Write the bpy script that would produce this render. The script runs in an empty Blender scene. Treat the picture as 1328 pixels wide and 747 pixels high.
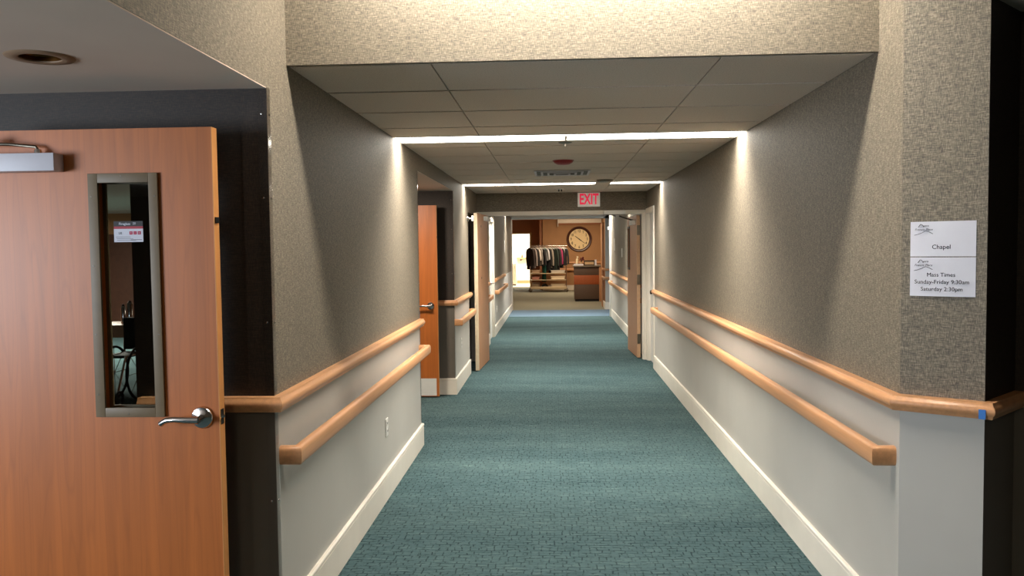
import bpy, bmesh, math, random
from mathutils import Vector, Matrix
random.seed(7)
S = bpy.context.scene
COL = S.collection

# ------------------------------------------------------------------ camera
F_PX, YAW, PITCH, ROLL, EYE = 1078.1, .0515, .0490, .0121, 1.6
cam_d = bpy.data.cameras.new('camera')
cam_d.sensor_fit = 'HORIZONTAL'; cam_d.sensor_width = 36.0
cam_d.lens = 36.0 * F_PX / 1328.0
cam_d.clip_start = .05; cam_d.clip_end = 200
cam = bpy.data.objects.new('camera', cam_d); COL.objects.link(cam)
cam.matrix_world = (Matrix.Translation((0, 0, EYE)) @ Matrix.Rotation(YAW, 4, 'Z')
                    @ Matrix.Rotation(math.pi/2 - PITCH, 4, 'X') @ Matrix.Rotation(-ROLL, 4, 'Z'))
S.camera = cam

# ------------------------------------------------------------------ world, exposure, large lights
w = bpy.data.worlds.new('world'); S.world = w; w.use_nodes = True
w.node_tree.nodes['Background'].inputs['Color'].default_value = (.75, .85, 1, 1)
w.node_tree.nodes['Background'].inputs['Strength'].default_value = .015
S.view_settings.view_transform = 'Standard'; S.view_settings.look = 'None'
S.view_settings.gamma = 1; S.view_settings.use_curve_mapping = False
S.view_settings.exposure = 0.0

def area(name, loc, target, sx, sy, power, color):
    d = bpy.data.lights.new(name, 'AREA'); d.shape = 'RECTANGLE'
    d.size, d.size_y, d.energy, d.color = sx, sy, power, color
    o = bpy.data.objects.new(name, d); COL.objects.link(o); o.location = loc
    o.rotation_euler = (Vector(target) - Vector(loc)).to_track_quat('-Z', 'Y').to_euler()
    return o
DAY = (.78, .88, 1.0); WARM = (1.0, .80, .56); NEUT = (1.0, .93, .82)
area('daylight_lobby_window', (-4.75, -.3, 1.45), (0, 2.7, 1.2), 2.0, 1.2, 185, DAY)
area('lobby_lamp', (-.6, -2.6, 3.12), (-.6, -2.6, 0), 1.2, .6, 65, (1, .80, .56))
area('alcove_lamp', (-1.75, 7.7, 2.2), (-1.7, 7.9, 0), .25, .25, 42, (1, .87, .72))
area('daylight_cross_corridor', (4.3, 20.05, 1.4), (0, 20.05, .4), 1.5, 1.9, 16, (.88, .93, 1))
area('nook_lamp', (0, 22.9, 2.66), (0, 22.9, 0), 1.2, .6, 75, WARM)
area('nook_back_lamp', (.6, 28.2, 2.66), (.6, 28.6, 0), 1.6, .5, 95, WARM)
area('bright_room_lamp', (-1.4, 35.2, 2.5), (-1.4, 35.4, 0), 1.6, 1.6, 260, (1, .93, .74))
area('dining_room_lamp', (-7.5, 12.2, 2.28), (-7.5, 12.2, 0), 1.6, 1.6, 420, NEUT)

# ------------------------------------------------------------------ materials
def lin(c):
    r = []
    for v in c:
        v /= 255.0
        r.append(v/12.92 if v <= .04045 else ((v+.055)/1.055)**2.4)
    return (*r, 1)
class NT:
    def __init__(s, name):
        s.m = bpy.data.materials.new(name); s.m.use_nodes = True
        s.t = s.m.node_tree; s.b = s.t.nodes['Principled BSDF']; s.out = s.t.nodes['Material Output']
    def n(s, typ, **kw):
        o = s.t.nodes.new(typ)
        for k, v in kw.items():
            if k.startswith('_'): setattr(o, k[1:], v)
            else: o.inputs[k.replace('__', ' ')].default_value = v
        return o
    def l(s, a, b): s.t.links.new(a, b)
    def coord(s, scale=(1, 1, 1), rot=(0, 0, 0)):
        tc = s.n('ShaderNodeTexCoord'); mp = s.n('ShaderNodeMapping')
        mp.inputs['Scale'].default_value = scale; mp.inputs['Rotation'].default_value = rot
        s.l(tc.outputs['Object'], mp.inputs['Vector']); return mp.outputs['Vector']
    def noise(s, vec, scale=1, detail=3, rough=.5):
        n = s.n('ShaderNodeTexNoise', Scale=scale, Detail=detail, Roughness=rough)
        s.l(vec, n.inputs['Vector']); return n.outputs['Fac']
    def math(s, op, a, b=None):
        n = s.n('ShaderNodeMath', _operation=op)
        for i, v in enumerate((a, b)):
            if v is None: continue
            if isinstance(v, (int, float)): n.inputs[i].default_value = v
            else: s.l(v, n.inputs[i])
        return n.outputs[0]
    def ramp(s, fac, stops):
        r = s.n('ShaderNodeValToRGB'); e = r.color_ramp.elements
        while len(e) < len(stops): e.new(.5)
        for i, (p, c) in enumerate(stops): e[i].position = p; e[i].color = c
        s.l(fac, r.inputs['Fac']); return r.outputs['Color']
    def mix(s, fac, a, b, mode='MIX'):
        m = s.n('ShaderNodeMix', _data_type='RGBA', _blend_type=mode)
        for k, v in ((0, fac), (6, a), (7, b)):
            if isinstance(v, (int, float)): m.inputs[k].default_value = v
            elif isinstance(v, tuple): m.inputs[k].default_value = v
            else: s.l(v, m.inputs[k])
        return m.outputs[2]
    def base(s, c):
        if isinstance(c, tuple): s.b.inputs['Base Color'].default_value = c
        else: s.l(c, s.b.inputs['Base Color'])
    def bump(s, h, strength=.3, dist=.002):
        b = s.n('ShaderNodeBump', Strength=strength, Distance=dist)
        s.l(h, b.inputs['Height']); s.l(b.outputs['Normal'], s.b.inputs['Normal'])
    def set(s, **kw):
        for k, v in kw.items(): s.b.inputs[k.replace('__', ' ')].default_value = v
        return s.m

def plain(name, rgb, rough=.5, metal=0, var=.06, scale=30, **kw):
    t = NT(name); c = lin(rgb)
    f = t.noise(t.coord(), scale, 3)
    lo = tuple(v*(1-var) for v in c[:3]) + (1,); hi = tuple(min(1, v*(1+var)) for v in c[:3]) + (1,)
    t.base(t.ramp(f, [(.3, lo), (.7, hi)]))
    return t.set(Roughness=rough, Metallic=metal, **kw)

def m_wallpaper(name, rgb):
    t = NT(name); c = lin(rgb)
    a = t.noise(t.coord((42, 42, 400)), 1, 2)
    b = t.noise(t.coord((400, 400, 60)), 1, 2)
    g = t.noise(t.coord((190, 190, 190)), 1, 2)
    f = t.math('ADD', t.math('MULTIPLY', t.math('ADD', a, b), .43), t.math('MULTIPLY', g, .14))
    big = t.noise(t.coord((1, 1, 1)), 1.3, 3)
    sc = lambda k: tuple(min(1, v*k) for v in c[:3]) + (1,)
    col = t.ramp(f, [(.36, sc(.33)), (.5, sc(.95)), (.61, sc(1.95))])
    t.base(t.mix(.18, col, t.ramp(big, [(.3, sc(.8)), (.7, sc(1.2))])))
    t.bump(f, .35, .0015)
    return t.set(Roughness=.62)
def m_oak(name, rgb, contrast=1.0):
    t = NT(name); c = lin(rgb)
    sc = lambda k: tuple(min(1, v*k) for v in c[:3]) + (1,)
    fine = t.noise(t.coord((160, 160, 3.0)), 1, 4, .6)
    mid = t.noise(t.coord((28, 28, .8)), 1, 3)
    cath = t.noise(t.coord((9, 9, .5)), 1, 2)
    ring = t.math('PINGPONG', t.math('MULTIPLY', cath, 22), 1)
    ringc = t.ramp(ring, [(0, (0, 0, 0, 1)), (.35, (1, 1, 1, 1))])
    col = t.ramp(mid, [(.3, sc(1-.14*contrast)), (.7, sc(1+.10*contrast))])
    col = t.mix(t.math('MULTIPLY', t.math('SUBTRACT', 1, ringc), .30*contrast), col, sc(.62))
    col = t.mix(t.math('MULTIPLY', t.ramp(fine, [(.55, (0, 0, 0, 1)), (.72, (1, 1, 1, 1))]), .35*contrast), col, sc(.6))
    t.base(col); t.bump(fine, .06, .001)
    return t.set(Roughness=.42)
def m_rail(name, rgb):
    t = NT(name); c = lin(rgb)
    sc = lambda k: tuple(min(1, v*k) for v in c[:3]) + (1,)
    a = t.noise(t.coord((60, 2.0, 60)), 1, 4, .6)
    t.base(t.ramp(a, [(.3, sc(.86)), (.7, sc(1.1))]))
    return t.set(Roughness=.33)
def m_carpet():
    t = NT('teal_carpet')
    co = t.coord((1, 1, 1))
    # wobble the lookup so the woven cells are irregular
    nz = t.n('ShaderNodeTexNoise', Scale=9.0, Detail=2.0); t.l(co, nz.inputs['Vector'])
    wob = t.n('ShaderNodeVectorMath', _operation='MULTIPLY_ADD')
    t.l(nz.outputs['Color'], wob.inputs[0]); wob.inputs[1].default_value = (.03, .03, 0); t.l(co, wob.inputs[2])
    def brick(bw, rh, m, rot, off):
        mp = t.n('ShaderNodeMapping'); mp.inputs['Rotation'].default_value = (0, 0, rot)
        t.l(wob.outputs[0], mp.inputs['Vector'])
        b = t.n('ShaderNodeTexBrick', _offset=off, _offset_frequency=2, Scale=1.0)
        b.inputs['Brick Width'].default_value = bw; b.inputs['Row Height'].default_value = rh
        b.inputs['Mortar Size'].default_value = m; b.inputs['Mortar Smooth'].default_value = .4
        b.inputs['Color1'].default_value = (0, 0, 0, 1); b.inputs['Color2'].default_value = (.5, .5, .5, 1)
        b.inputs['Mortar'].default_value = (0, 0, 0, 1)
        t.l(mp.outputs['Vector'], b.inputs['Vector']); return b
    b1 = brick(.062, .038, .0050, 0, .37)
    b2 = brick(.042, .080, .0046, 0, .61)
    g1 = t.ramp(t.noise(co, 11, 2), [(.44, (0, 0, 0, 1)), (.56, (1, 1, 1, 1))])
    brk = t.ramp(t.noise(co, 34, 2), [(.40, (.15, .15, .15, 1)), (.52, (1, 1, 1, 1))])
    mask = t.math('MAXIMUM', t.math('MULTIPLY', b1.outputs['Fac'], g1),
                  t.math('MULTIPLY', b2.outputs['Fac'], t.math('SUBTRACT', 1, g1)))
    mask = t.math('MULTIPLY', mask, brk)
    streak = t.noise(t.coord((7, 120, 1)), 1, 3, .65)
    band = t.noise(t.coord((.5, 2.6, 1)), 1, 2)
    fine = t.noise(co, 420, 2)
    col = t.ramp(streak, [(.25, lin((50, 71, 75))), (.5, lin((70, 92, 94))), (.75, lin((120, 138, 136)))])
    col = t.mix(t.math('MULTIPLY', mask, .95), col, lin((9, 26, 36)))
    col = t.mix(.35, col, t.ramp(band, [(.3, lin((47, 70, 76))), (.7, lin((90, 112, 112)))]))
    col = t.mix(.35, col, t.ramp(fine, [(.3, (.35, .35, .35, 1)), (.7, (1, 1, 1, 1))]), 'MULTIPLY')
    t.base(col); t.bump(t.math('SUBTRACT', fine, mask), .5, .003)
    return t.set(Roughness=.95, Specular__IOR__Level=.08)
def m_tile():
    t = NT('mineral_ceiling_tile')
    f = t.noise(t.coord(), 160, 4, .7)
    t.base(t.ramp(f, [(.3, lin((178, 166, 154))), (.48, lin((208, 195, 181))), (.7, lin((216, 204, 191)))]))
    t.bump(f, .25, .002); return t.set(Roughness=.9)
def m_emit(name, rgb, strength):
    t = NT(name); t.base(lin((240, 240, 235)))
    t.b.inputs['Emission Color'].default_value = rgb; t.b.inputs['Emission Strength'].default_value = strength
    return t.m
def m_glass(name, tint=(1, 1, 1), rough=.02, gl=.12):
    t = NT(name); t.t.nodes.remove(t.b)
    tr = t.n('ShaderNodeBsdfTransparent', Color=(*tint, 1)); g = t.n('ShaderNodeBsdfGlossy', Roughness=rough)
    fr = t.n('ShaderNodeLayerWeight', Blend=.5); mx = t.n('ShaderNodeMixShader')
    t.l(t.math('ADD', t.math('MULTIPLY', t.math('POWER', fr.outputs['Facing'], 5), .85), gl), mx.inputs[0]); t.l(tr.outputs[0], mx.inputs[1]); t.l(g.outputs[0], mx.inputs[2])
    t.l(mx.outputs[0], t.out.inputs['Surface']); return t.m

WALLP = m_wallpaper('taupe_woven_wallpaper', (116, 106, 91))
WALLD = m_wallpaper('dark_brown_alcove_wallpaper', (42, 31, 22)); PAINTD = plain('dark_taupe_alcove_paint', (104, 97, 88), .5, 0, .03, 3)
PAINT = plain('warm_grey_wall_paint', (186, 182, 174), .5, 0, .03, 3)
CREAM = plain('cream_trim_paint', (232, 224, 210), .38, 0, .03, 6)
WHITE = plain('white_paint', (226, 224, 218), .4, 0, .03, 8)
SOFFIT = plain('flat_white_soffit_paint', (222, 202, 184), .8, 0, .04, 2)
TILE = m_tile(); CARPET = m_carpet()
GRID = plain('ceiling_grid_grey', (96, 90, 84), .6)
OAK = m_oak('oak_veneer', (184, 102, 42), .85); OAKEDGE = m_oak('oak_edge_band', (205, 140, 80), .6)
OAKPALE = m_oak('pale_oak_veneer', (186, 136, 98), .6)
RAIL = m_rail('honey_maple_rail', (206, 150, 104)); 
CHROME = plain('satin_chrome', (205, 200, 196), .16, 1, .02)
SILVER = plain('silver_closer_enamel', (200, 196, 202), .45, 0, .02)
STEEL = plain('dull_steel', (120, 112, 100), .35, 1, .05)
BLACKM = plain('black_metal', (22, 21, 20), .45, .3)
BRONZE = plain('bronze_frame_paint', (112, 93, 66), .5, 0, .05)
BRASS = plain('aged_brass_baffle', (120, 78, 34), .28, .8, .1)
BRASSRIM = plain('beige_lamp_trim', (150, 122, 96), .5)
GLASS = m_glass('vision_glass', (.86, .88, .86), .02, .06)
CLEAR = m_glass('clear_corner_plastic', (.97, .965, .96), .1, .012)
LAMP = m_emit('fluorescent_diffuser', (1.0, .95, .86, 1), 16)
LAMPF = m_emit('wash_diffuser', (1.0, .95, .85, 1), 98)
PAPER = plain('white_paper', (214, 213, 222), .8, 0, .02, 8)
INK = plain('black_ink', (26, 26, 32), .7); INKG = plain('grey_ink', (84, 84, 90), .7)
REDP = plain('red_plastic', (150, 36, 40), .4); SIGNRED = m_emit('lit_red_letters', (1, .03, .10, 1), .5)
SIGNRED.node_tree.nodes['Principled BSDF'].inputs['Base Color'].default_value = lin((205, 20, 60))
SIGNW = m_emit('white_sign_face', (1, .86, .74, 1), .10)
TAPE = plain('blue_masking_tape', (52, 118, 196), .6)
BROWNW = plain('tan_brown_wall_paint', (164, 122, 82), .7, 0, .04, 3)
BROWND = plain('brown_wall_paint', (164, 108, 74), .7, 0, .04, 3)
NOOKF = plain('grey_green_carpet', (124, 124, 110), .95, 0, .12, 60)
BLUEF = plain('blue_grey_carpet', (96, 120, 140), .95, 0, .10, 60)
PALEF = plain('pale_vinyl', (214, 206, 182), .4)
DESKD = plain('dark_brown_laminate', (84, 66, 54), .4); DESKO = m_oak('orange_brown_veneer', (150, 78, 40), .4)
CLOCKF = plain('cream_clock_face', (232, 208, 160), .6); CLOCKR = plain('dark_mahogany', (62, 24, 16), .3)
DARKW = plain('dark_wood_paneling', (74, 46, 34), .45, 0, .2, 12)
RUBBER = plain('black_rubber', (24, 24, 25), .7)

# ------------------------------------------------------------------ mesh helpers
class MB:
    def __init__(s): s.v = []; s.f = []; s.mi = []; s.k = 0
    def add(s, vs, fs):
        o = len(s.v); s.v += [tuple(p) for p in vs]
        for f in fs: s.f.append([i+o for i in f]); s.mi.append(s.k)
        return s
    def box(s, x0, x1, y0, y1, z0, z1):
        return s.add([(x0,y0,z0),(x1,y0,z0),(x1,y1,z0),(x0,y1,z0),(x0,y0,z1),(x1,y0,z1),(x1,y1,z1),(x0,y1,z1)],
                     [(3,2,1,0),(4,5,6,7),(0,1,5,4),(1,2,6,5),(2,3,7,6),(3,0,4,7)])
    def prism(s, poly, z0, z1):
        n = len(poly)
        return s.add([(x,y,z0) for x,y in poly]+[(x,y,z1) for x,y in poly],
                     [tuple(range(n))[::-1], tuple(range(n, 2*n))]+[(i,(i+1)%n,(i+1)%n+n,i+n) for i in range(n)])
    def slab(s, P, Q, th, z0, z1):
        """vertical wall from P to Q; th>0 thickens to the left of P->Q"""
        d = Vector((Q[0]-P[0], Q[1]-P[1])).normalized(); n = Vector((-d.y, d.x))*th
        return s.prism([P, Q, (Q[0]+n.x, Q[1]+n.y), (P[0]+n.x, P[1]+n.y)], z0, z1)
    def loft(s, rings, closed=True, caps=True):
        n = len(rings[0]); vs = [p for r in rings for p in r]; fs = []
        for k in range(len(rings)-1):
            for i in range(n if closed else n-1):
                j = (i+1) % n; fs.append((k*n+i, k*n+j, (k+1)*n+j, (k+1)*n+i))
        if caps: fs += [tuple(range(n))[::-1], tuple(range((len(rings)-1)*n, len(rings)*n))]
        return s.add(vs, fs)
    def tube(s, pts, r, seg=10):
        pts = [Vector(p) for p in pts]; rs = r if isinstance(r, (list, tuple)) else [r]*len(pts); rings = []
        ref = None
        for i, p in enumerate(pts):
            d = (pts[min(i+1, len(pts)-1)]-pts[max(i-1, 0)]).normalized()
            if ref is None: ref = Vector((0,0,1)) if abs(d.z) < .9 else Vector((1,0,0))
            a = d.cross(ref).normalized(); b = d.cross(a).normalized(); ref = -b if abs(d.dot(ref)) < .98 else ref
            a = d.cross(ref).normalized(); b = d.cross(a).normalized()
            rings.append([p + a*math.cos(t)*rs[i] + b*math.sin(t)*rs[i] for t in [2*math.pi*k/seg for k in range(seg)]])
        return s.loft(rings)
    def lathe(s, prof, c, axis=(0,0,1), seg=24, caps=True):
        """prof: (radius, distance along axis)"""
        ax = Vector(axis).normalized(); ref = Vector((0,0,1)) if abs(ax.z) < .9 else Vector((1,0,0))
        a = ax.cross(ref).normalized(); b = ax.cross(a); c = Vector(c)
        return s.loft([[c+ax*h+(a*math.cos(t)+b*math.sin(t))*r for t in [2*math.pi*k/seg for k in range(seg)]] for r, h in prof], True, caps)
    def torus(s, c, R, r, axis, seg=24, k=8):
        ax = Vector(axis).normalized(); ref = Vector((0,0,1)) if abs(ax.z) < .9 else Vector((1,0,0))
        a = ax.cross(ref).normalized(); b = ax.cross(a); c = Vector(c); rings = []
        for i in range(seg+1):
            t = 2*math.pi*i/seg; d = a*math.cos(t)+b*math.sin(t)
            rings.append([c+d*(R+r*math.cos(u))+ax*r*math.sin(u) for u in [2*math.pi*j/k for j in range(k)]])
        return s.loft(rings, True, False)
    def sweep(s, path, prof, side=1, caps=True):
        """prof (u outward, v=z) swept along an xy path with mitred corners; side=1: outward is right of travel"""
        P = [Vector(p) for p in path]; rings = []
        for i, p in enumerate(P):
            ns = []
            if i > 0: d = (P[i]-P[i-1]).normalized(); ns.append(Vector((d.y, -d.x))*side)
            if i < len(P)-1: d = (P[i+1]-P[i]).normalized(); ns.append(Vector((d.y, -d.x))*side)
            n = sum(ns, Vector((0,0))); n.normalize(); k = 1/max(.3, n.dot(ns[0]))
            rings.append([(p.x+n.x*u*k, p.y+n.y*u*k, v) for u, v in prof])
        return s.loft(rings, True, caps)
    def build(s, name, mats, parent=None, off=None, bevel=0, smooth=None, seg=2):
        if off is None: off = OFF.get(parent.name, Vector()) if parent else Vector()
        off = Vector(off)
        me = bpy.data.meshes.new(name)
        me.from_pydata([Vector(p)-off for p in s.v], [], s.f)
        for m in (mats if isinstance(mats, (list, tuple)) else [mats]): me.materials.append(m)
        me.polygons.foreach_set('material_index', s.mi)
        bm = bmesh.new(); bm.from_mesh(me)
        bmesh.ops.recalc_face_normals(bm, faces=bm.faces[:])
        if bevel: bmesh.ops.bevel(bm, geom=[e for e in bm.edges if len(e.link_faces) == 2 and e.calc_face_angle(0) > .5], offset=bevel, segments=seg, affect='EDGES', profile=.6)
        bm.to_mesh(me); bm.free()
        if smooth or bevel:
            me.polygons.foreach_set('use_smooth', [True]*len(me.polygons)); me.set_sharp_from_angle(angle=math.radians(smooth or 35))
        me.update()
        o = bpy.data.objects.new(name, me); COL.objects.link(o)
        if parent: o.parent = parent; OFF[o.name] = off
        else: o.location = off; OFF[o.name] = off
        return o
OFF = {}
def tag(o, label=None, cat=None, group=None, kind=None):
    for k, v in (('label', label), ('category', cat), ('group', group), ('kind', kind)):
        if v: o[k] = v
    return o
def thing(name, loc, label, cat, group=None, kind=None, rotz=0, local=False):
    o = bpy.data.objects.new(name, None); COL.objects.link(o); o.location = loc; o.rotation_euler = (0, 0, rotz)
    o.empty_display_size = .1
    OFF[o.name] = Vector() if local else Vector(loc)
    return tag(o, label, cat, group, kind)
def struct(o, label, cat): return tag(o, label, cat, kind='structure')
def arc(cx, cz, r, a0, a1, n): return [(cx+r*math.cos(math.radians(a0+(a1-a0)*i/n)), cz+r*math.sin(math.radians(a0+(a1-a0)*i/n))) for i in range(n+1)]

def text(name, body, mat, parent, origin, u, size, align='CENTER', shear=0, thick=.0004, up=(0,0,1), off=None, xs=1, bold=0):
    cu = bpy.data.curves.new(name, 'FONT'); cu.body = body; cu.size = size; cu.align_x = align; cu.align_y = 'CENTER'
    cu.shear = shear; cu.extrude = thick; cu.resolution_u = 3; cu.offset = bold
    to = bpy.data.objects.new(name+'_tmp', cu); COL.objects.link(to)
    me = bpy.data.meshes.new_from_object(to.evaluated_get(bpy.context.evaluated_depsgraph_get()))
    bpy.data.objects.remove(to); me.name = name
    U = Vector(u).normalized(); V = Vector(up); N = U.cross(V)
    of = OFF[parent.name] if off is None else Vector(off)
    for v in me.vertices: v.co = Vector(origin) - of + U*v.co.x*xs + V*v.co.y + N*v.co.z
    me.materials.clear(); me.materials.append(mat)
    o = bpy.data.objects.new(name, me); COL.objects.link(o); o.parent = parent; OFF[o.name] = of
    return o

# ------------------------------------------------------------------ dimensions (metres)
L, R, H, AH = -1.092, 1.289, 2.356, 2.222      # corridor walls, ceiling, alcove ceiling
Y0, YH, YF = 3.155, 3.40, 11.70                # wall ends, header, fire door wall
A0, A1 = 6.65, 8.98                            # second alcove
LH = 3.2                                       # lobby ceiling
P1 = Vector((R, 3.165)); CU = Vector((.8192, -.5736)); P2 = P1 + CU*.28
P3 = P2 + Vector((.7071, .7071))*.314
WZ = 1.0                                       # wallpaper starts behind the upper rail

def wall(name, segs, label, mats=None, th=-.1, z0=0, z1=H):
    """segs: list of (P, Q, z0, z1, thickness) ; paint below WZ, wallpaper above"""
    m = MB()
    for P, Q, a, b, t in segs:
        if a < WZ and b > WZ: m.k = 1; m.slab(P, Q, t, a, WZ); m.k = 0; m.slab(P, Q, t, WZ, b)
        else: m.k = 0 if a >= WZ else 1; m.slab(P, Q, t, a, b)
    return struct(m.build(name, mats or [WALLP, PAINT]), label, 'wall')

# ------------------------------------------------------------------ structure
struct(MB().box(-11, 6, -6.2, 19.1, -.1, 0).build('floor', CARPET), 'teal woven-pattern carpet running the length of the corridor', 'floor')
struct(MB().box(-3, 6, 19.1, 21.05, -.1, 0).build('floor', BLUEF), 'blue grey carpet strip across the far end of the corridor', 'floor')
struct(MB().box(-4, 3.4, 21.05, 33.42, -.1, 0).build('floor', NOOKF), 'grey green carpet of the far sitting area', 'floor')
struct(MB().box(-4, 3.4, 33.42, 38, -.1, 0).build('floor', PALEF), 'pale floor inside the bright far room', 'floor')
# left side
wall('wall_left', [((L, Y0), (L, A0), 0, AH, .1), ((L, A1), (L, 10.53), 0, AH, .1), ((L, 10.53), (L, YF+.15), 2.05, AH, .1), ((L, 11.62), (L, YF+.15), 0, 2.05, .1), ((L, YH), (L, YF+.15), AH, H+.05, .1),
                   ((L, -3.2), (L, YH), AH, LH, .1)],
     'left corridor wall, taupe wallpaper above grey paint')
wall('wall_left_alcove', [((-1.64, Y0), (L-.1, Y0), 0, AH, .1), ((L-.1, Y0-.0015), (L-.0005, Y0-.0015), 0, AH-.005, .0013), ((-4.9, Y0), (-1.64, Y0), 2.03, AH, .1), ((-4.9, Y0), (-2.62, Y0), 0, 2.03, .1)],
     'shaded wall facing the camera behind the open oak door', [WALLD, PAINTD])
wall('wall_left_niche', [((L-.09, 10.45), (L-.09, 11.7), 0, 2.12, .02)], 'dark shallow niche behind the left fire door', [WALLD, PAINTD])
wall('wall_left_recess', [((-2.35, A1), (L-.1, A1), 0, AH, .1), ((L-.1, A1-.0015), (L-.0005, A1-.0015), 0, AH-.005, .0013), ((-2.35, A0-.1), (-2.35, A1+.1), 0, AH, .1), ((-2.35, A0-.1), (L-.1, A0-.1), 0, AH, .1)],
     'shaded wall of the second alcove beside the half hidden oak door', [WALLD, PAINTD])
wall('wall_left_far', [((L, YF+.15), (L, 13.72), 0, H+.05, .1), ((L, 13.72), (L, 14.78), 2.08, H+.05, .1), ((L, 14.78), (L, 21.1), 0, H+.05, .1)],
     'left corridor wall beyond the double doors')
hx, hy, hh_ = -1.617, 2.58, .062
struct(MB().box(-5, hx-hh_, -3.2, Y0, AH-.004, AH-.0005).box(hx+hh_, L-.001, -3.2, Y0, AH-.004, AH-.0005).box(hx-hh_, hx+hh_, -3.2, hy-hh_, AH-.004, AH-.0005).box(hx-hh_, hx+hh_, hy+hh_, Y0, AH-.004, AH-.0005).build('ceiling', SOFFIT), 'low plain ceiling over the open oak door with a recessed lamp', 'ceiling')
struct(MB().box(-2.35, L-.001, A0, A1, AH-.004, AH-.0005).build('ceiling', SOFFIT), 'low plain ceiling of the second left alcove', 'ceiling')
# right side
wall('wall_right', [((R, 10.86), (R, P1.y), 0, H+.05, .1), ((R, 11.64), (R, 10.86), 2.08, H+.05, .1), ((R, YF+.15), (R, 11.64), 0, H+.05, .1),
                    ((R, YH+.1), (R, P1.y), H+.05, LH, .1)],
     'right corridor wall, taupe wallpaper above grey paint')
wall('wall_right_chamfer', [((P1.x, P1.y), (P2.x, P2.y), 0, LH, .1)], 'angled wall with the two paper notices at the right of the corridor mouth')
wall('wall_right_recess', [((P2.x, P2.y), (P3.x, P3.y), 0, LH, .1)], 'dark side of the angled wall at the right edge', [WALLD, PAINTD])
P4 = P3 + CU*2.2
PA = P2 + CU*2.2
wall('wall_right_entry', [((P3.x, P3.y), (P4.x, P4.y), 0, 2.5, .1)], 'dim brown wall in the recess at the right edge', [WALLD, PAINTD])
struct(MB().prism([P2, PA, P4, P3], 2.45, 2.5).build('ceiling', SOFFIT), 'underside of the dark recess at the right edge', 'ceiling')
wall('wall_right_far', [((R, 19.0), (R, YF+.15), 0, H+.05, .1)], 'right corridor wall beyond the double doors')
wall('wall_right_cross', [((3.6, 21.1), (1.28, 21.1), 0, 2.7, -.1)], 'blue lit wall end beyond the far right corner', [PAINT, PAINT])
wall('wall_cross', [((R+.1, 19.0), (4.6, 19.0), 0, 2.4, -.1)], 'near wall of the cross corridor', [PAINT, PAINT])
# headers
struct(MB().slab((L, YH), (R, YH), .03, H, LH).build('wall_header', WALLP), 'brightly lit wallpapered header over the corridor mouth', 'wall')
struct(MB().slab((L, YF), (R, YF), .15, 2.10, H).build('wall_header', WALLP), 'dark header over the double doors with the exit sign', 'wall')
struct(MB().slab((-2.6, 21.1), (3.6, 21.1), .12, 2.30, 2.75).build('wall_header', WHITE), 'header where the corridor meets the far sitting area', 'wall')
# lobby shell behind and beside the camera
lob = MB().slab((-5, -6), (5.5, -6), -.1, 0, LH).slab((5.5, -6), (5.5, 3.4), -.1, 0, LH).slab((-5, -6), (-5, -1.4), .1, 0, LH)
lob.slab((-5, .8), (-5, 3.3), .1, 0, LH).slab((-5, -1.4), (-5, .8), .1, 0, .8).slab((-5, -1.4), (-5, .8), .1, 2.15, LH)
lob.slab((P4.x, P4.y), (5.5, P4.y), .1, 0, LH)
struct(lob.build('wall_lobby', WALLP), 'lobby walls around the camera', 'wall')
struct(MB().box(-5.1, 5.6, -6.1, YH, LH, LH+.1).build('ceiling', SOFFIT), 'lobby ceiling above the header', 'ceiling')
# corridor ceilings: grid with lay-in tiles
def tile_ceiling(rows, cols, ylo, yhi, label):
    c = struct(MB().box(L, R, ylo, yhi, H+.009, H+.05).build('ceiling', GRID), label, 'ceiling')
    for (a, b) in rows:
        for (x0, x1) in cols:
            MB().box(x0+.0035, x1-.0035, a+.012, b-.012, H, H+.0095).build('ceiling_tile', TILE, c)
cols = [(L, -.50), (-.50, .68), (.68, R)]
rows = [(3.43, 4.02), (4.02, 4.63), (4.63, 5.24), (5.24, 5.65), (5.99, 6.27), (6.27, 6.88), (6.88, 7.49), (7.49, 8.10), (8.10, 8.71),
        (8.71, 9.32), (9.32, 9.93), (10.23, 10.53), (10.53, 11.14), (11.14, 11.70)]
tile_ceiling(rows, cols, YH+.03, YF, 'suspended tile ceiling of the corridor')
rows2 = []
yy = 11.85
for stop in (14.22, 18.5, 21.1):
    while yy < stop-.02: rows2.append((yy, min(yy+.61, stop))); yy = min(yy+.61, stop)
    yy += .3
tile_ceiling(rows2, cols, YF+.15, 21.1, 'suspended tile ceiling beyond the double doors')

# ------------------------------------------------------------------ baseboards
BP = [(0, 0), (.016, 0), (.016, .150), (.012, .155), (.012, .158), (.018, .160), (.018, .172), (.012, .178), (0, .178)]
def base(name, paths, side, label):
    m = MB()
    for p in paths: m.sweep(p, BP, side)
    return struct(m.build(name, CREAM, smooth=30), label, 'baseboard')
base('baseboard_left', [[(-1.64, Y0), (L, Y0), (L, A0), (L-.1, A0)], [(-2.2, A1), (L, A1), (L, 10.52)]], 1, 'cream baseboard along the left wall')
base('baseboard_left_far', [[(L, YF+.15), (L, 13.66)], [(L, 14.85), (L, 21.0)]], 1, 'cream baseboard along the far left wall')
base('baseboard_right', [[(P3.x, P3.y), (P2.x, P2.y), (P1.x, P1.y), (R, 10.80)]], -1, 'cream baseboard along the right wall')
base('baseboard_right_far', [[(R, YF+.15), (R, 18.9)], [(3.4, 21.1), (1.28, 21.1), (1.28, 21.9)]], -1, 'cream baseboard along the far right wall')

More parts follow.
